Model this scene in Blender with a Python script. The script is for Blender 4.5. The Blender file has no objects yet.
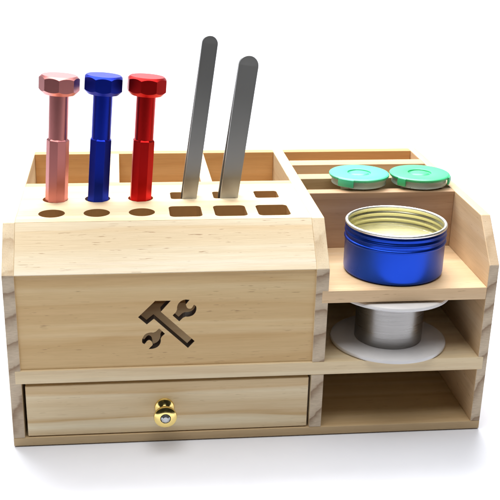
import bpy, bmesh, math, random
from mathutils import Vector, Matrix
from mathutils.geometry import delaunay_2d_cdt
random.seed(3)
S = 0.01                       # the scene is measured in centimetres, Blender in metres
PI = math.pi
C = bpy.context.scene.collection
sc = bpy.context.scene

# ------------------------------------------------------------------ helpers
def tag(o, label=None, cat=None, group=None, kind=None):
    if label: o['label'] = label
    if cat: o['category'] = cat
    if group: o['group'] = group
    if kind: o['kind'] = kind
    return o

def thing(name, label, cat, loc=(0, 0, 0), rot=(0, 0, 0), group=None):
    o = bpy.data.objects.new(name, None); C.objects.link(o)
    o.empty_display_size = 0.02
    o.location = Vector(loc) * S; o.rotation_euler = rot
    return tag(o, label, cat, group)

def obj(name, verts, faces, mats, parent=None, idx=None, smooth=None, bevel=None, seg=2):
    me = bpy.data.meshes.new(name)
    me.from_pydata([Vector(v) * S for v in verts], [], faces)
    if not isinstance(mats, (list, tuple)): mats = [mats]
    for m in mats: me.materials.append(m)
    if idx: me.polygons.foreach_set('material_index', idx)
    bm = bmesh.new(); bm.from_mesh(me)
    bmesh.ops.remove_doubles(bm, verts=bm.verts, dist=1e-6)
    bmesh.ops.recalc_face_normals(bm, faces=bm.faces)
    bm.to_mesh(me); bm.free()
    if smooth is not None:
        me.polygons.foreach_set('use_smooth', [True] * len(me.polygons))
        me.set_sharp_from_angle(angle=math.radians(smooth))
    me.update()
    o = bpy.data.objects.new(name, me); C.objects.link(o)
    if parent: o.parent = parent
    if bevel:
        b = o.modifiers.new('edge_wear', 'BEVEL'); b.width = bevel * S; b.segments = seg
        b.limit_method = 'ANGLE'; b.angle_limit = math.radians(30); b.harden_normals = False
    return o

def box_vf(x0, x1, y0, y1, z0, z1):
    v = [(x, y, z) for z in (z0, z1) for y in (y0, y1) for x in (x0, x1)]
    f = [(0, 2, 3, 1), (4, 5, 7, 6), (0, 1, 5, 4), (2, 6, 7, 3), (0, 4, 6, 2), (1, 3, 7, 5)]
    return v, f

def box(name, x0, x1, y0, y1, z0, z1, m, parent, bevel=0.045):
    v, f = box_vf(x0, x1, y0, y1, z0, z1)
    return obj(name, v, f, m, parent, bevel=bevel)

def merge(*vfs):
    V, F = [], []
    for v, f in vfs:
        n = len(V); V += v; F += [tuple(i + n for i in q) for q in f]
    return V, F

def inside(p, poly):
    c = False; j = len(poly) - 1
    for i in range(len(poly)):
        a, b = poly[i], poly[j]
        if (a[1] > p[1]) != (b[1] > p[1]) and p[0] < (b[0] - a[0]) * (p[1] - a[1]) / (b[1] - a[1]) + a[0]:
            c = not c
        j = i
    return c

def plate_vf(outline, holes, w0, w1, place):
    """a board with openings cut right through: outline/holes in (u,v), thickness w0..w1"""
    P, E = [], []
    for lp in [outline] + holes:
        n = len(P); P += [Vector(q) for q in lp]
        E += [(n + i, n + (i + 1) % len(lp)) for i in range(len(lp))]
    vs, es, fs, *_ = delaunay_2d_cdt(P, E, [], 0, 1e-7)
    keep = []
    for f in fs:
        c = sum((vs[i] for i in f), Vector((0, 0))) / len(f)
        if inside(c, outline) and not any(inside(c, h) for h in holes): keep.append(tuple(f))
    n = len(vs)
    V = [place(p[0], p[1], w0) for p in vs] + [place(p[0], p[1], w1) for p in vs]
    F = keep + [tuple(i + n for i in reversed(f)) for f in keep]
    cnt = {}
    for f in keep:
        for i in range(len(f)):
            a, b = f[i], f[(i + 1) % len(f)]
            cnt[(a, b)] = 1
    for (a, b) in list(cnt):
        if (b, a) not in cnt: F.append((b, a, a + n, b + n))
    return V, F

def circle(cx, cy, r, n=40):
    return [(cx + r * math.cos(2 * PI * i / n), cy + r * math.sin(2 * PI * i / n)) for i in range(n)]

def rrect(x0, x1, y0, y1, r, n=6):
    L = []
    for cx, cy, a0 in ((x1 - r, y1 - r, 0), (x0 + r, y1 - r, 90), (x0 + r, y0 + r, 180), (x1 - r, y0 + r, 270)):
        for i in range(n + 1):
            a = math.radians(a0 + 90 * i / n); L.append((cx + r * math.cos(a), cy + r * math.sin(a)))
    return L

def lathe_vf(prof, n=96, c=(0, 0, 0)):
    """prof: list of (r, z); r = 0 closes to a pole"""
    V, F, rings = [], [], []
    for r, z in prof:
        if r < 1e-6:
            rings.append([len(V)]); V.append((c[0], c[1], c[2] + z))
        else:
            rings.append(list(range(len(V), len(V) + n)))
            V += [(c[0] + r * math.cos(2 * PI * i / n), c[1] + r * math.sin(2 * PI * i / n), c[2] + z) for i in range(n)]
    for a, b in zip(rings, rings[1:]):
        for i in range(n):
            j = (i + 1) % n
            if len(a) == 1 and len(b) == 1: continue
            if len(a) == 1: F.append((a[0], b[i], b[j]))
            elif len(b) == 1: F.append((a[i], a[j], b[0]))
            else: F.append((a[i], a[j], b[j], b[i]))
    return V, F

# ------------------------------------------------------------------ materials
class NT:
    def __init__(s, name):
        s.m = bpy.data.materials.new(name); s.m.use_nodes = True
        s.t = s.m.node_tree; s.b = s.t.nodes['Principled BSDF']
    def n(s, typ, **kw):
        d = s.t.nodes.new(typ)
        for k, v in kw.items():
            if k.startswith('i_'):
                d.inputs[k[2:].replace('_', ' ')].default_value = v
            else: setattr(d, k, v)
        return d
    def l(s, a, b): s.t.links.new(a, b)
    def math(s, op, a, b=None, c=None, clamp=False):
        d = s.t.nodes.new('ShaderNodeMath'); d.operation = op; d.use_clamp = clamp
        for i, x in enumerate((a, b, c)):
            if x is None: continue
            if isinstance(x, (int, float)): d.inputs[i].default_value = x
            else: s.l(x, d.inputs[i])
        return d.outputs[0]
    def vmath(s, op, a, b):
        d = s.t.nodes.new('ShaderNodeVectorMath'); d.operation = op
        for i, x in enumerate((a, b)):
            if isinstance(x, (tuple, list)): d.inputs[i].default_value = x
            else: s.l(x, d.inputs[i])
        return d.outputs[0]
    def noise(s, vec, scale, detail=2, rough=0.5, dist=0.0):
        d = s.n('ShaderNodeTexNoise'); d.inputs['Scale'].default_value = scale
        d.inputs['Detail'].default_value = detail; d.inputs['Roughness'].default_value = rough
        d.inputs['Distortion'].default_value = dist
        s.l(vec, d.inputs['Vector']); return d.outputs['Fac']
    def ramp(s, fac, stops):
        d = s.n('ShaderNodeValToRGB'); e = d.color_ramp.elements
        while len(e) < len(stops): e.new(0.5)
        for q, (p, c) in zip(e, stops):
            q.position = p; q.color = (*c, 1) if len(c) == 3 else c
        s.l(fac, d.inputs[0]); return d.outputs[0]
    def mix(s, fac, a, b, mode='MIX'):
        d = s.n('ShaderNodeMix', data_type='RGBA', blend_type=mode)
        for i, x in ((0, fac), (6, a), (7, b)):
            if isinstance(x, (int, float)): d.inputs[i].default_value = x
            elif isinstance(x, tuple): d.inputs[i].default_value = (*x, 1)
            else: s.l(x, d.inputs[i])
        return d.outputs[2]

def hexless(r, g, b): return (r, g, b)
PALE = (0.765, 0.63, 0.41)
HONEY = (0.585, 0.415, 0.24)
def wood(name, axis, seed, pith=(9, -7), freq=0.9, light=PALE, dark=HONEY, dash=0.5, contrast=1.0, endtone=(0.42, 0.335, 0.27)):
    t = NT(name)
    co = t.n('ShaderNodeTexCoord').outputs['Object']
    sp = t.n('ShaderNodeSeparateXYZ'); t.l(co, sp.inputs[0])
    o = {'X': (0, 1, 2), 'Y': (1, 0, 2), 'Z': (2, 0, 1)}[axis]
    cb = t.n('ShaderNodeCombineXYZ')
    for k in range(3): t.l(sp.outputs[o[k]], cb.inputs[k])
    p = t.vmath('ADD', t.vmath('MULTIPLY', cb.outputs[0], (100, 100, 100)), (seed * 37.1, seed * 0.0, seed * 0.0))
    s2 = t.n('ShaderNodeSeparateXYZ'); t.l(p, s2.inputs[0])
    # slow wandering of the rings along the board
    w1 = t.noise(t.vmath('ADD', t.vmath('MULTIPLY', p, (0.018, 0.14, 0.14)), (0, seed * 5.3, 0)), 1.0, 2, 0.5)
    w2 = t.noise(t.vmath('ADD', t.vmath('MULTIPLY', p, (0.03, 0.14, 0.14)), (9, seed * 3.1, 4)), 1.0, 2, 0.5)
    da = t.math('SUBTRACT', t.math('ADD', s2.outputs[1], t.math('MULTIPLY', w1, 4.5)), pith[0])
    db = t.math('SUBTRACT', t.math('ADD', s2.outputs[2], t.math('MULTIPLY', w2, 4.5)), pith[1])
    r = t.math('SQRT', t.math('ADD', t.math('MULTIPLY', da, da), t.math('MULTIPLY', db, db)))
    jit = t.noise(t.vmath('MULTIPLY', p, (0.08, 1.6, 1.6)), 1.0, 2)
    ph = t.math('FRACT', t.math('ADD', t.math('MULTIPLY', r, freq), t.math('MULTIPLY', jit, 0.35)))
    ring = t.ramp(ph, [(0.0, (0.3,) * 3), (0.25, (0.0,) * 3), (0.62, (0.22,) * 3), (0.86, (0.8,) * 3), (0.93, (1.0,) * 3), (1.0, (0.3,) * 3)])
    amp = t.math('ADD', t.math('MULTIPLY', t.noise(t.vmath('MULTIPLY', p, (0.03, 0.4, 0.4)), 1.0, 2), 1.2), 0.15)
    rf = t.math('MULTIPLY', t.math('MULTIPLY', ring, amp), 0.95 * contrast, clamp=True)
    col = t.mix(rf, light, dark)
    # broad blush differences
    br = t.noise(t.vmath('MULTIPLY', p, (0.025, 0.45, 0.45)), 1.0, 3)
    col = t.mix(t.math('MULTIPLY', t.ramp(br, [(0.42, (0,) * 3), (0.68, (1,) * 3)]), 0.55), col, tuple(0.55 * a_ + 0.45 * b_ for a_, b_ in zip(light, (dark[0] * 1.12, dark[1], dark[2] * 0.9))))
    b2 = t.noise(t.vmath('ADD', t.vmath('MULTIPLY', p, (0.012, 1.0, 1.0)), (seed * 2.7, 1, seed)), 1.0, 2)
    col = t.mix(t.math('MULTIPLY', t.ramp(b2, [(0.46, (0,) * 3), (0.60, (1,) * 3)]), 0.5 * contrast), col, tuple(0.35 * a_ + 0.65 * b_ for a_, b_ in zip(light, dark)))
    col = t.mix(t.math('MULTIPLY', t.ramp(b2, [(0.34, (1,) * 3), (0.44, (0,) * 3)]), 0.5), col, (min(0.82, light[0] * 1.06), min(0.74, light[1] * 1.12), light[2] * 1.22))
    # fine fibres
    fb = t.noise(t.vmath('MULTIPLY', p, (0.5, 14, 14)), 1.0, 4, 0.65)
    col = t.mix(1.0, col, t.ramp(fb, [(0.28, (0.93, 0.915, 0.895)), (0.62, (1.02, 1.02, 1.02))]), 'MULTIPLY')
    # short brown resin dashes
    ds = t.noise(t.vmath('ADD', t.vmath('MULTIPLY', p, (0.95, 11, 11)), (seed, 3, 1)), 1.0, 2, 0.6)
    gate = t.noise(t.vmath('ADD', t.vmath('MULTIPLY', p, (0.1, 0.5, 0.5)), (4, seed, 2)), 1.0, 1)
    dm = t.math('MULTIPLY', t.ramp(ds, [(0.655, (0,) * 3), (0.72, (1,) * 3)]), t.ramp(gate, [(0.42, (0,) * 3), (0.58, (1,) * 3)]))
    col = t.mix(t.math('MULTIPLY', dm, dash), col, (0.30, 0.17, 0.08))
    # end grain
    nr = t.n('ShaderNodeSeparateXYZ'); t.l(t.n('ShaderNodeTexCoord').outputs['Normal'], nr.inputs[0])
    eg = t.ramp(t.math('ABSOLUTE', nr.outputs[o[0]]), [(0.62, (0,) * 3), (0.82, (1,) * 3)])
    sawn = t.noise(t.vmath('MULTIPLY', p, (0.2, 2.4, 30)), 1.0, 3, 0.7)
    ecol = t.mix(t.math('MULTIPLY', ring, 0.9), (0.615, 0.505, 0.37), (0.26, 0.165, 0.095))
    ecol = t.mix(1.0, ecol, t.ramp(sawn, [(0.3, (0.80, 0.79, 0.79)), (0.65, (1.06, 1.06, 1.06))]), 'MULTIPLY')
    col = t.mix(eg, col, ecol)
    t.l(col, t.b.inputs['Base Color'])
    t.l(t.ramp(fb, [(0.3, (0.62,) * 3), (0.7, (0.48,) * 3)]), t.b.inputs['Roughness'])
    t.b.inputs['Specular IOR Level'].default_value = 0.35
    bp = t.n('ShaderNodeBump'); bp.inputs['Strength'].default_value = 0.18; bp.inputs['Distance'].default_value = 0.0004
    t.l(t.math('SUBTRACT', fb, t.math('MULTIPLY', rf, 0.25)), bp.inputs['Height']); t.l(bp.outputs[0], t.b.inputs['Normal'])
    return t.m

def plain(name, col, rough=0.5, metal=0.0, bump=0.0, bscale=400, brush=None, var=0.06, **kw):
    t = NT(name)
    co = t.n('ShaderNodeTexCoord').outputs['Object']
    vec = t.vmath('MULTIPLY', co, brush) if brush else co
    f = t.noise(vec, bscale, 3, 0.6)
    t.l(t.mix(f, tuple(c * (1 - 1.6 * var) for c in col), tuple(min(1, c * (1 + 1.3 * var)) for c in col)), t.b.inputs['Base Color'])
    lo, hi = max(0.02, rough - var), rough + var
    t.l(t.ramp(f, [(0.3, (lo,) * 3), (0.7, (hi,) * 3)]), t.b.inputs['Roughness'])
    t.b.inputs['Metallic'].default_value = metal
    for k, v in kw.items(): t.b.inputs[k.replace('_', ' ')].default_value = v
    if bump:
        bp = t.n('ShaderNodeBump'); bp.inputs['Strength'].default_value = bump; bp.inputs['Distance'].default_value = 0.0002
        t.l(f, bp.inputs['Height']); t.l(bp.outputs[0], t.b.inputs['Normal'])
    return t.m

# ------------------------------------------------------------------ measured sizes (cm)
W, T, T2, TD = 30.0, 0.717, 0.62, 0.793
XD = 18.66; XR = XD + TD; XI = W - T2
tb = 0.638; zc = 11.475; zt = 13.937; ys = 2.488
zm0, zm1 = 4.402, 5.28; zu0, zu1 = 9.254, 10.057
D = 18.73; DB = D + 0.8; yr = 10.9
p1f, p1b, p2f, p2b, p3f, p3b = 7.712, 8.61, 11.22, 12.46, 14.89, 16.2

# ------------------------------------------------------------------ the setting: one white paper sweep
paper = NT('white_paper')
pn = paper.noise(paper.n('ShaderNodeTexCoord').outputs['Object'], 60, 3)
paper.l(paper.mix(pn, (0.76, 0.775, 0.835), (0.79, 0.805, 0.865)), paper.b.inputs['Base Color'])
paper.b.inputs['Roughness'].default_value = 0.6; paper.b.inputs['Specular IOR Level'].default_value = 0.2
prof = [(-45, 0), (100, 0)] + [(100 + 60 * math.sin(math.radians(a)), 60 - 60 * math.cos(math.radians(a))) for a in range(6, 91, 6)] + [(160, 190)]
sv, sf = [], []
for y, z in prof: sv += [(-170, y, z), (210, y, z)]
for i in range(len(prof) - 1): sf.append((2 * i, 2 * i + 1, 2 * i + 3, 2 * i + 2))
sweep = obj('tabletop', sv, sf, paper.m, smooth=40)
tag(sweep, 'plain white seamless tabletop sweeping up into the background', 'tabletop', kind='structure')

# ------------------------------------------------------------------ the wooden organizer
org = thing('desk_organizer', 'pale pine desktop tool organizer with drawer, hole rack, open shelves and cut-out hammer sign', 'organizer')
box('bottom_board', 0, W, 0, DB, 0.07, tb, wood('pine_bottom', 'X', 1, (22, -6), 0.7, contrast=0.7, light=(0.57, 0.43, 0.25), dark=(0.42, 0.285, 0.145)), org)  # darker wood, its tone also standing in for shade on the compartment floor

pad_dark = plain('shadow_gap_dark', (0.05, 0.045, 0.04), 0.9)
for fx in (1.6, W - 1.6):  # unseen pads, added to lift the board and give a dark contact line
    for fy in (1.4, DB - 1.4):
        v, f = lathe_vf([(0, 0), (0.6, 0), (0.6, 0.075), (0, 0.075)], 32, (fx, fy, 0))
        obj('shadow_gap_pad', v, f, pad_dark, org, smooth=30)

def side_profile(z0):
    return [(0, z0), (0, zc), (ys, zt), (DB, zt), (DB, z0)]
def panel(name, x0, x1, z0, z1, m, label=None):
    pr = [(0, z0), (0, z1), (DB, z1), (DB, z0)] if z1 < zc else side_profile(z0)
    n = len(pr)
    v = [(x0, y, z) for y, z in pr] + [(x1, y, z) for y, z in pr]
    f = [tuple(range(n)), tuple(range(2 * n - 1, n - 1, -1))] + [(i, (i + 1) % n, n + (i + 1) % n, n + i) for i in range(n)]
    o = obj(name, v, f, m, org, bevel=0.045)
    if label: o['label'] = label
    return o
panel('side_panel', 0, T, tb, 99, wood('pine_side_a', 'Y', 2, (10.5, -3), 0.7))
panel('side_panel', XI, W, tb, 99, wood('pine_side_b', 'Y', 3, (40, -3), 0.66, light=(0.70, 0.50, 0.30)))
panel('divider_panel', XD, XR, tb, zm0, wood('pine_divider_low', 'Y', 4, (29, -3), 0.75))
panel('divider_panel', XD, XR, zm1, 99, wood('pine_divider', 'Y', 5, (29, -3), 0.68))
box('middle_shelf', T * 0.5, W - T2 * 0.45, -0.02, DB - 0.02, zm0, zm1, wood('pine_mid_shelf', 'X', 6, (-12, 18), 0.7, contrast=0.6), org)
box('upper_shelf', XD + TD * 0.5, XI, -0.02, D, zu0, zu1, wood('pine_up_shelf', 'X', 7, (3, 13), 0.8, light=(0.70, 0.49, 0.285)), org)
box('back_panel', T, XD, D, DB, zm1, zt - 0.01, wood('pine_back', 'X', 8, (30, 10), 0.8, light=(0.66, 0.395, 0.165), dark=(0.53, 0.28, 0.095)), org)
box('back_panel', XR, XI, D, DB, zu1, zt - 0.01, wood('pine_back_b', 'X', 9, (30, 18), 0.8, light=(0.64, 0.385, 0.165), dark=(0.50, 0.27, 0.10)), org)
box('back_panel', XR, XI, D, DB - 0.03, zm1, zu0, wood('pine_back_shade_c', 'X', 19, (30, 18), 0.8, light=(0.36, 0.23, 0.12), dark=(0.26, 0.155, 0.075)), org)  # dark tone paints the shade behind the spool into the board
box('back_panel', T, XI, D, DB, tb, zm0, wood('pine_back_shade_d', 'X', 20, (30, 18), 0.8, light=(0.36, 0.23, 0.12), dark=(0.26, 0.155, 0.075)), org)  # shade of the lowest compartments painted into this board's colour
# partitions of the rear compartments
for x1, sd in ((6.955, 10), (13.285, 11)):
    box('partition', x1 - 0.78, x1, yr, D, zm1, zt - 0.01, wood('pine_partition', 'Y', sd, (x1 + 5, 3), 0.8), org)
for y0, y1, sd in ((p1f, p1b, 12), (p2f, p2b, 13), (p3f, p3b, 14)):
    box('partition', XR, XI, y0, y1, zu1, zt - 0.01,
        wood('pine_partition', 'X', sd, (12, 2), 0.8, contrast=0.6, light={12: (0.50, 0.32, 0.19), 13: (0.52, 0.38, 0.21), 14: (0.66, 0.46, 0.27)}[sd],  # middle board toned down to paint the pots' compartment in shade
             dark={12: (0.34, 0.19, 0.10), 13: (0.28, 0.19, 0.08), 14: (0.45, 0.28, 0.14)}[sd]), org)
# hole rack on top
holes = [circle(x, 4.18, 0.81) for x in (2.79, 5.54, 8.31)]
holes += [circle(x, 7.2, 0.81) for x in (2.86, 5.54, 8.30)]
holes += [rrect(x0, x0 + 2.02, 3.13, 5.3, 0.32) for x0 in (10.0, 12.8, 15.5)]
holes += [rrect(x0, x0 + 1.55, 6.85, 8.4, 0.22) for x0 in (10.24, 13.02, 15.77)]
v, f = plate_vf([(T, ys + 0.03), (XD, ys + 0.03), (XD, yr - 0.78), (T, yr - 0.78)], holes, zt - 0.85, zt - 0.012, lambda a, b, w: (a, b, w))
toned = plain('brown_hole_wall', (0.56, 0.31, 0.115), 0.6, bscale=300)  # hole walls toned a deeper orange-brown than the board
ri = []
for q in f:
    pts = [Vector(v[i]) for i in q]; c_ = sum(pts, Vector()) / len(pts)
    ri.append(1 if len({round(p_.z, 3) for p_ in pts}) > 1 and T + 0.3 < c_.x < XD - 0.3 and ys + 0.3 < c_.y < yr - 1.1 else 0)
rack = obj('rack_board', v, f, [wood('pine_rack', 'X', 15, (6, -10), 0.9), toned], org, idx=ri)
box('rack_back', T, XD, yr - 0.78, yr, zm1, zt - 0.012, wood('pine_rack_back', 'X', 16, (6, -8), 0.8, light=(0.60, 0.42, 0.23), dark=(0.45, 0.28, 0.14)), org)
# sloping board
k = (zt - zc) / ys
sl = [(0.03, zc + 0.02), (ys, zt - 0.015), (ys, zt - 0.85), (0.75, zc - 0.02), (0.03, zc - 0.02)]
n = len(sl)
v = [(T, y, z) for y, z in sl] + [(XD, y, z) for y, z in sl]
f = [tuple(range(n)), tuple(range(2 * n - 1, n - 1, -1))] + [(i, (i + 1) % n, n + (i + 1) % n, n + i) for i in range(n)]
obj('sloping_board', v, f, wood('pine_slope', 'X', 17, (9, 4), 0.7, contrast=1.7, dash=0.8, light=(0.77, 0.70, 0.54), dark=(0.64, 0.47, 0.26)), org, bevel=0.04)
# front panel with hammer and two spanners cut through
hammer = [(7.89, 8.59), (8.93, 9.63), (9.87, 9.62), (9.26, 8.91), (11.31, 6.90), (10.9, 6.45), (8.84, 8.46), (8.41, 8.1)]
def smooth_loop(L, keep=()):
    out = []
    n = len(L)
    for i in range(n):
        a, b, c = Vector(L[i - 1]), Vector(L[i]), Vector(L[(i + 1) % n])
        if i in keep: out.append(tuple(b)); continue
        out.append(tuple(b + (a - b) * 0.25)); out.append(tuple(b + (c - b) * 0.25))
    return out
sp1 = [(9.97, 8.65), (10.24, 8.93), (10.24, 9.27), (10.4, 9.53), (10.68, 9.68), (11.0, 9.64), (10.77, 9.35), (10.85, 9.09), (11.09, 9.04), (11.27, 9.32), (11.42, 9.2), (11.4, 8.89), (11.24, 8.64), (10.96, 8.53), (10.68, 8.55), (10.37, 8.25)]
sp2 = [(9.5, 7.45), (9.24, 7.2), (9.25, 6.89), (9.1, 6.61), (8.81, 6.46), (8.49, 6.45), (8.75, 6.73), (8.7, 6.98), (8.48, 7.09), (8.25, 6.79), (8.09, 6.88), (8.12, 7.19), (8.3, 7.47), (8.59, 7.57), (8.87, 7.54), (9.15, 7.81)]
sp1 = smooth_loop(sp1, (0, 15, 5, 6, 9)); sp2 = smooth_loop(sp2, (0, 15, 5, 6, 9))
v, f = plate_vf([(T, zm1), (XD, zm1), (XD, zc - 0.02), (T, zc - 0.02)], [hammer, sp1, sp2], 0.16, 0.86, lambda a, b, w: (a, w, b))
charred = plain('laser_charred_edge', (0.045, 0.031, 0.022), 0.55, bscale=120)
nw = []
for q in f:
    pts = [Vector(v[i]) for i in q]; c_ = sum(pts, Vector()) / len(pts)
    ys_ = {round(p_.y, 3) for p_ in pts}
    nw.append(1 if len(ys_) > 1 and T + 0.5 < c_.x < XD - 0.5 and zm1 + 0.5 < c_.z < zc - 0.5 else 0)
obj('front_panel', v, f, [wood('pine_front', 'X', 18, (12, -5), 0.62, contrast=1.1, light=(0.69, 0.51, 0.27), dark=(0.545, 0.345, 0.145), dash=0.8), charred], org, idx=nw)

# drawer
m_dr = wood('pine_drawer', 'X', 21, (-3, 8), 0.8, contrast=1.5, light=(0.785, 0.665, 0.45), dark=(0.58, 0.395, 0.19))
m_db = wood('pine_drawer_box', 'Y', 22, (4, 9), 0.8)
dr = box('drawer', 0.90, 18.53, 0.08, 0.95, tb + 0.05, 4.2, m_dr, org, bevel=0.07)
a = box_vf(1.0, 1.6, 0.95, 17.5, tb + 0.06, 4.0); b = box_vf(17.85, 18.45, 0.95, 17.5, tb + 0.06, 4.0)
c = box_vf(1.6, 17.85, 16.9, 17.5, tb + 0.06, 4.0); d = box_vf(1.6, 17.85, 0.95, 16.9, tb + 0.06, tb + 0.3)
v, f = merge(a, b, c, d); obj('drawer_box', v, f, m_db, dr)
brass = plain('polished_brass', (0.92, 0.72, 0.27), 0.17, 1.0)
gem = plain('cut_crystal', (0.50, 0.52, 0.53), 0.08, 0.85, bscale=900)
kp = [(0, 0), (0.60, 0), (0.62, 0.06), (0.58, 0.14), (0.40, 0.19), (0.27, 0.30), (0.24, 0.52), (0.32, 0.70), (0.56, 0.84), (0.69, 0.97), (0.72, 1.07),
      (0.69, 1.16), (0.60, 1.22), (0.42, 1.27), (0.325, 1.28), (0.31, 1.22)]
kv, kf = lathe_vf(kp, 64)
ki = [0] * len(kf)
g = [(0.31, 1.22), (0.29, 1.30), (0.17, 1.38), (0, 1.38)]
gv, gf = lathe_vf(g, 8)
v, f = merge((kv, kf), (gv, gf)); ki += [1] * len(gf)
v = [(9.42 + x, 0.08 - z * 1.22, 2.47 + y) for x, y, z in v]
kn = obj('knob', v, f, [brass, gem], dr, idx=ki, smooth=32)
kn['label'] = 'round polished gold knob with a clear crystal set in its face'

# ------------------------------------------------------------------ bolt-headed pens
def bolt_pen(base, top, mat, label, spin):
    b, t_ = Vector(base), Vector(top); ax = (t_ - b).normalized(); L = (t_ - b).length
    down = 6.5
    root = thing('bolt_pen', label, 'pen', b, (0, 0, 0), 'bolt-headed metal pens standing in the rack')
    root.rotation_mode = 'QUATERNION'
    yax = Vector((0, 1, 0)); xax = yax.cross(ax).normalized(); yax = ax.cross(xax)
    root.rotation_quaternion = (Matrix((xax, yax, ax)).transposed() @ Matrix.Rotation(spin, 3, 'Z')).to_quaternion()
    N = 96
    def hexr(rin, i, n=N):
        th = 2 * PI * i / n; q = (th % (PI / 4)) - PI / 8
        return rin / math.cos(q)
    # head: hexagon turned down to a cone at both ends
    rin = 1.155
    z1 = L; z0 = L - 1.16
    V, F = [], []
    rows = []
    for zf, rf in ((lambda r: z1, 1.06), (lambda r: z1 - (r - 1.06) * 0.95, None), (lambda r: z0 + (r - 0.96) * 1.0, None), (lambda r: z0, 0.96)):
        row = []
        for i in range(N):
            r = rf if rf else hexr(rin, i)
            th = 2 * PI * i / N
            row.append(len(V)); V.append((r * math.cos(th), r * math.sin(th), zf(r)))
        rows.append(row)
    F.append(tuple(rows[0])); F.append(tuple(reversed(rows[-1])))
    for a_, b_ in zip(rows, rows[1:]):
        for i in range(N): F.append((a_[i], a_[(i + 1) % N], b_[(i + 1) % N], b_[i]))
    obj('head', V, F, mat, root, smooth=20)
    zs = L - 3.92
    v, f = lathe_vf([(0, z0 + 0.01), (0.60, z0 + 0.01), (0.60, zs - 0.05), (0, zs - 0.05)], 64)
    obj('shaft', v, f, mat, root, smooth=30)
    V, F, rows = [], [], []
    for z, dr_ in ((zs, 0.09), (zs - 0.09, 0.0), (-down + 0.6, 0.0), (-down, 0.25)):
        row = []
        for i in range(8):
            th = 2 * PI * i / 8; r = 0.71 - dr_
            row.append(len(V)); V.append((r * math.cos(th), r * math.sin(th), z))
        rows.append(row)
    F.append(tuple(rows[0])); F.append(tuple(reversed(rows[-1])))
    for a_, b_ in zip(rows, rows[1:]):
        for i in range(8): F.append((a_[i], a_[(i + 1) % 8], b_[(i + 1) % 8], b_[i]))
    obj('barrel', V, F, mat, root, bevel=0.012)
    return root
ano = dict(bscale=1500, var=0.03)
pink = plain('rose_anodised_metal', (0.60, 0.225, 0.215), 0.36, 1.0, **ano)
blue = plain('blue_anodised_metal', (0.013, 0.032, 0.46), 0.38, 1.0, **ano)
red = plain('red_anodised_metal', (0.56, 0.012, 0.012), 0.36, 1.0, **ano)
bolt_pen((2.94, 7.05, zt), (3.50, 7.25, 21.80), pink, 'rose pink octagon-headed metal pen, left of the blue one', math.radians(2))
bolt_pen((5.58, 7.05, zt), (6.20, 7.25, 21.80), blue, 'dark blue octagon-headed metal pen standing in a round rack hole', math.radians(22.5))
bolt_pen((8.29, 7.05, zt), (8.86, 7.25, 21.72), red, 'bright red octagon-headed metal pen standing in a round rack hole', math.radians(27))

# ------------------------------------------------------------------ tweezers
steel = plain('brushed_steel', (0.46, 0.46, 0.445), 0.36, 1.0, bscale=30, brush=(100, 100, 0.6), var=0.012)
def tweezers(base, top, wtop, wbot, label, turn):
    b, t_ = Vector(base), Vector(top); ax = (t_ - b).normalized(); L = (t_ - b).length
    root = thing('tweezers', label, 'tweezers', b, (0, 0, 0), 'steel tweezers standing in the square holes')
    root.rotation_mode = 'QUATERNION'
    yax = Vector((0, 1, 0)); xax = yax.cross(ax).normalized(); yax = ax.cross(xax)
    M = Matrix((xax, yax, ax)).transposed()
    root.rotation_quaternion = (M @ Matrix.Rotation(turn, 3, 'Z')).to_quaternion()
    down = 4.6
    def arm(sign):
        # outline in (x, z): rounded end on top, narrowing to a point at the bottom
        right = []
        for i in range(15):
            a = PI / 2 * (1 - i / 14); right.append((wtop / 2 * math.cos(a), L - wtop / 2 + wtop / 2 * math.sin(a)))
        for q in (0.8, 0.6, 0.4, 0.2, 0.0): right.append((wbot / 2 + (wtop - wbot) / 2 * q, (L - wtop / 2) * q))
        right += [(wbot * 0.36, -down * 0.4), (wbot * 0.18, -down * 0.75), (0.05, -down)]
        V, F = [], []
        th = 0.11
        def yoff(z):
            s = min(1.0, max(0.0, (L - z - wtop) / (L * 0.85)))
            return 0.005 + 0.36 * (s ** 0.8) if s > 0 else 0.005
        for x, z in right:
            y = yoff(z)
            for xx in (-x, x):
                for w in (0, th): V.append((xx, sign * (y + w), z))
        n = len(right)
        for i in range(n - 1):
            a0, a1 = 4 * i, 4 * (i + 1)
            F += [(a0, a0 + 2, a1 + 2, a1), (a0 + 1, a1 + 1, a1 + 3, a0 + 3), (a0, a1, a1 + 1, a0 + 1), (a0 + 2, a0 + 3, a1 + 3, a1 + 2)]
        F.append((4 * n - 4, 4 * n - 2, 4 * n - 1, 4 * n - 3))
        obj('arm', V, F, steel, root, smooth=35, bevel=0.022)
    arm(-1); arm(1)
tweezers((11.42, 7.35, zt), (12.78, 7.35, 24.15), 0.98, 0.93, 'tall slim steel tweezers with a rounded end, next to the red pen', math.radians(2))
tweezers((13.98, 7.35, zt), (15.22, 7.35, 22.95), 1.26, 1.16, 'wider and shorter steel tweezers, rightmost tool in the rack', math.radians(4))

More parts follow.
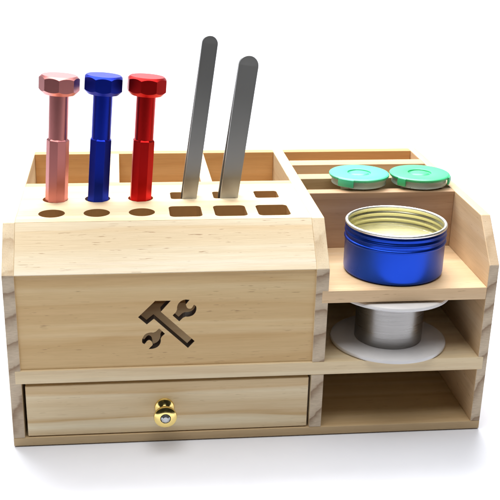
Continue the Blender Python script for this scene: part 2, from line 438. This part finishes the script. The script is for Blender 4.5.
# ------------------------------------------------------------------ open blue tin
tin = thing('metal_tin', 'open round blue metal tin with pale yellow filling, on the upper shelf', 'tin', (24.28, 3.45, zu1 + 0.002))
bluetin = plain('blue_lacquered_tin', (0.011, 0.058, 0.50), 0.32, 0.92, bscale=50)
inner = plain('gold_reflection_lining', (0.76, 0.73, 0.52), 0.30, 0.9, bscale=30)  # gold tint paints the wood's reflection into the metal lining
silver = plain('bare_tin_rim', (0.88, 0.88, 0.84), 0.40, 1.0)
Ht = 3.1
po = [(0, 0.0), (2.95, 0.0), (3.08, 0.03), (3.17, 0.12), (3.2, 0.25), (3.2, 1.98), (3.24, 2.04), (3.27, 2.10), (3.24, 2.16), (3.17, 2.20),
      (3.16, 2.34), (3.20, 2.40), (3.255, 2.46), (3.255, 2.50), (3.19, 2.56), (3.16, 2.62), (3.17, 2.72), (3.235, 2.78), (3.235, 2.82), (3.18, 2.88), (3.16, 2.98)]
pi_ = [(3.12, 2.98), (3.13, 2.84), (3.19, 2.79), (3.11, 2.70), (3.10, 2.62), (3.20, 2.50), (3.20, 2.46), (3.10, 2.36), (3.12, 2.2), (3.2, 2.10), (3.14, 2.0), (3.14, 0.25), (3.02, 0.09), (2.9, 0.07), (0, 0.07)]
pi_ = [(r - 0.06, z) for r, z in pi_[:-1]] + [(0, 0.07)]
up = lambda L: [(r * 0.985, z * 1.06) for r, z in L]
v, f = lathe_vf(up(po), 160); obj('outer_wall', v, f, bluetin, tin, smooth=50)
v, f = lathe_vf(up(pi_), 160); o = obj('lining', v, f, inner, tin, smooth=50)
fill = NT('yellow_rosin')
fc = fill.n('ShaderNodeTexCoord').outputs['Object']
fn = fill.noise(fill.vmath('MULTIPLY', fc, (60, 160, 60)), 1.0, 3, 0.5, 1.5)
fill.l(fill.mix(fn, (0.56, 0.52, 0.25), (0.70, 0.66, 0.38)), fill.b.inputs['Base Color'])
fill.b.inputs['Roughness'].default_value = 0.16
fb_ = fill.n('ShaderNodeBump'); fb_.inputs['Strength'].default_value = 0.5; fb_.inputs['Distance'].default_value = 0.002
fill.l(fn, fb_.inputs['Height']); fill.l(fb_.outputs[0], fill.b.inputs['Normal'])
v, f = lathe_vf([(0, 1.93), (2.0, 1.93), (2.85, 1.95), (3.0, 2.0), (3.03, 2.06), (3.03, 1.6), (0, 1.6)], 128)
o = obj('filling', v, f, fill.m, tin, smooth=50); o['label'] = 'glossy pale yellow filling with a wavy surface'
rim = [(3.04, 2.96), (3.03, 3.03), (3.06, 3.10), (3.13, 3.13), (3.21, 3.11), (3.255, 3.05), (3.25, 2.98), (3.2, 2.93), (3.1, 2.92), (3.04, 2.96)]
v, f = lathe_vf(up(rim), 160); obj('rim', v, f, silver, tin, smooth=60)

# ------------------------------------------------------------------ wire spool
spool = thing('wire_spool', 'white plastic spool of thin grey solder wire on the middle shelf', 'spool', (24.2, 2.95, zm1 + 0.002))
white = plain('white_plastic', (0.74, 0.73, 0.735), 0.38, bscale=60)
def flange(z0, z1):
    p_ = [(0.9, z0), (3.6, z0), (3.72, z0 + 0.05), (3.76, (z0 + z1) / 2), (3.72, z1 - 0.05), (3.6, z1), (0.9, z1), (0.9, z0)]
    v, f = lathe_vf(p_, 128); obj('flange', v, f, white, spool, smooth=40)
flange(0, 0.32); flange(3.52, 3.82)
v, f = lathe_vf([(0.9, 0.31), (1.2, 0.31), (1.2, 3.53), (0.9, 3.53), (0.9, 0.31)], 64); obj('hub', v, f, white, spool, smooth=40)
wire = plain('tin_wire', (0.32, 0.31, 0.30), 0.34, 1.0, bscale=40, brush=(1, 1, 60), var=0.09)
pw = [(1.2, 0.33)]
nt = 34
for i in range(nt):
    z0_ = 0.33 + (3.18 / nt) * i; h_ = 3.18 / nt
    rr = 2.18 + random.uniform(-0.001, 0.001)
    for q in (0.0, 0.25, 0.5, 0.75): pw.append((rr - 0.0025 + 0.0025 * math.sin(PI * q), z0_ + h_ * q))
pw += [(2.14, 3.51), (1.2, 3.51)]
v, f = lathe_vf(pw, 128); obj('wire_winding', v, f, wire, spool, smooth=60)

# ------------------------------------------------------------------ green-lidded pots
frost = plain('frosted_plastic', (0.80, 0.92, 0.84), 0.3, bscale=40, Transmission_Weight=0.45, IOR=1.4)
def pot(x, y, z, lidcol, label, tabs):
    root = thing('lidded_pot', label, 'pot', (x, y, zu1), (0, 0, 0), 'little pots with green lids in the rear compartment')
    h = z - zu1
    body = [(0, 0.0), (1.05, 0.0), (1.12, 0.06), (1.22, h - 0.84), (1.24, h - 0.74), (1.78, h - 0.72), (1.86, h - 0.68), (1.86, h - 0.26), (1.80, h - 0.24), (0, h - 0.24)]
    v, f = lathe_vf(body, 96); obj('body', v, f, frost, root, smooth=40)
    m = plain('green_lid_plastic', lidcol, 0.38, bscale=30, Subsurface_Weight=0.15, Subsurface_Radius=(0.004, 0.006, 0.005))
    lp = [(0, h - 0.235), (1.95, h - 0.235), (2.02, h - 0.20), (2.05, h - 0.14), (2.04, h - 0.06), (1.99, h - 0.02), (1.9, h), (0.86, h), (0.80, h - 0.02), (0.77, h - 0.10), (0.70, h - 0.12), (0.62, h - 0.06), (0.54, h - 0.02), (0, h - 0.01)]
    v, f = lathe_vf(lp, 128); lid = obj('lid', v, f, m, root, smooth=40)
    for ang, wd in tabs:
        # a snap tab hanging from the lid's edge
        V, F = [], []
        n = 8
        for i in range(n + 1):
            a_ = math.radians(ang) + wd / 2.05 * (i / n - 0.5)
            for r_, zz in ((1.96, h - 0.05), (2.11, h - 0.07), (2.16, h - 0.32), (2.11, h - 0.56), (2.0, h - 0.56), (2.0, h - 0.3)):
                V.append((r_ * math.cos(a_), r_ * math.sin(a_), zz))
        for i in range(n):
            for q in range(6): F.append((6 * i + q, 6 * i + (q + 1) % 6, 6 * i + 6 + (q + 1) % 6, 6 * i + 6 + q))
        F.append(tuple(range(5, -1, -1))); F.append(tuple(range(6 * n, 6 * n + 6)))
        obj('snap_tab', V, F, m, lid, smooth=40)
pot(23.25, 9.85, 14.74, (0.07, 0.59, 0.32), 'small pot with a turquoise green ring-marked lid, left of the greener pot', [(-128, 1.1), (52, 0.7)])
pot(27.42, 9.65, 14.74, (0.05, 0.54, 0.22), 'small pot with a mid green lid, beside the right side panel', [(-140, 0.6), (-28, 0.6)])

# ------------------------------------------------------------------ lamps
def area(name, loc, target, size, power, col=(1, 1, 1), sy=None):
    l = bpy.data.lights.new(name, 'AREA'); l.energy = power; l.color = col
    l.shape = 'RECTANGLE' if sy else 'SQUARE'; l.size = size * S
    if sy: l.size_y = sy * S
    o = bpy.data.objects.new(name, l); C.objects.link(o)
    o.location = Vector(loc) * S
    o.rotation_euler = (Vector(target) * S - o.location).to_track_quat('-Z', 'Y').to_euler()
    return o
area('overhead_softbox', (8, 5, 110), (13, 5, 8), 130, 20, (1, 0.995, 0.98), 100)
area('rear_softbox', (8, 68, 108), (14, 8, 8), 120, 21, (1, 0.995, 0.98), 55)
area('background_lamp', (15, 95, 130), (15, 150, 20), 120, 14, (1, 1, 1), 40)

w = bpy.data.worlds.new('World'); sc.world = w; w.use_nodes = True
w.node_tree.nodes['Background'].inputs[0].default_value = (0.95, 0.96, 1.0, 1)
w.node_tree.nodes['Background'].inputs[1].default_value = 0.02

# ------------------------------------------------------------------ camera
cd = bpy.data.cameras.new('Camera'); cam = bpy.data.objects.new('Camera', cd); C.objects.link(cam)
cam.location = Vector((7.175, -55.547, 32.862)) * S
cam.rotation_euler = (1.17171, -0.016404, -0.10432)
cd.sensor_width = 36; cd.sensor_fit = 'HORIZONTAL'; cd.lens = 1004.315 / 500 * 36
cd.shift_x = 20.868 / 500; cd.shift_y = 55.18 / 500
cd.clip_start = 0.01; cd.clip_end = 50
cd.dof.use_dof = False
sc.camera = cam
sc.render.resolution_x = sc.render.resolution_y = 1024
sc.view_settings.view_transform = 'Standard'; sc.view_settings.look = 'None'
sc.view_settings.exposure = 0.0; sc.view_settings.gamma = 1.0
sc.cycles.max_bounces = 10; sc.cycles.use_denoising = True
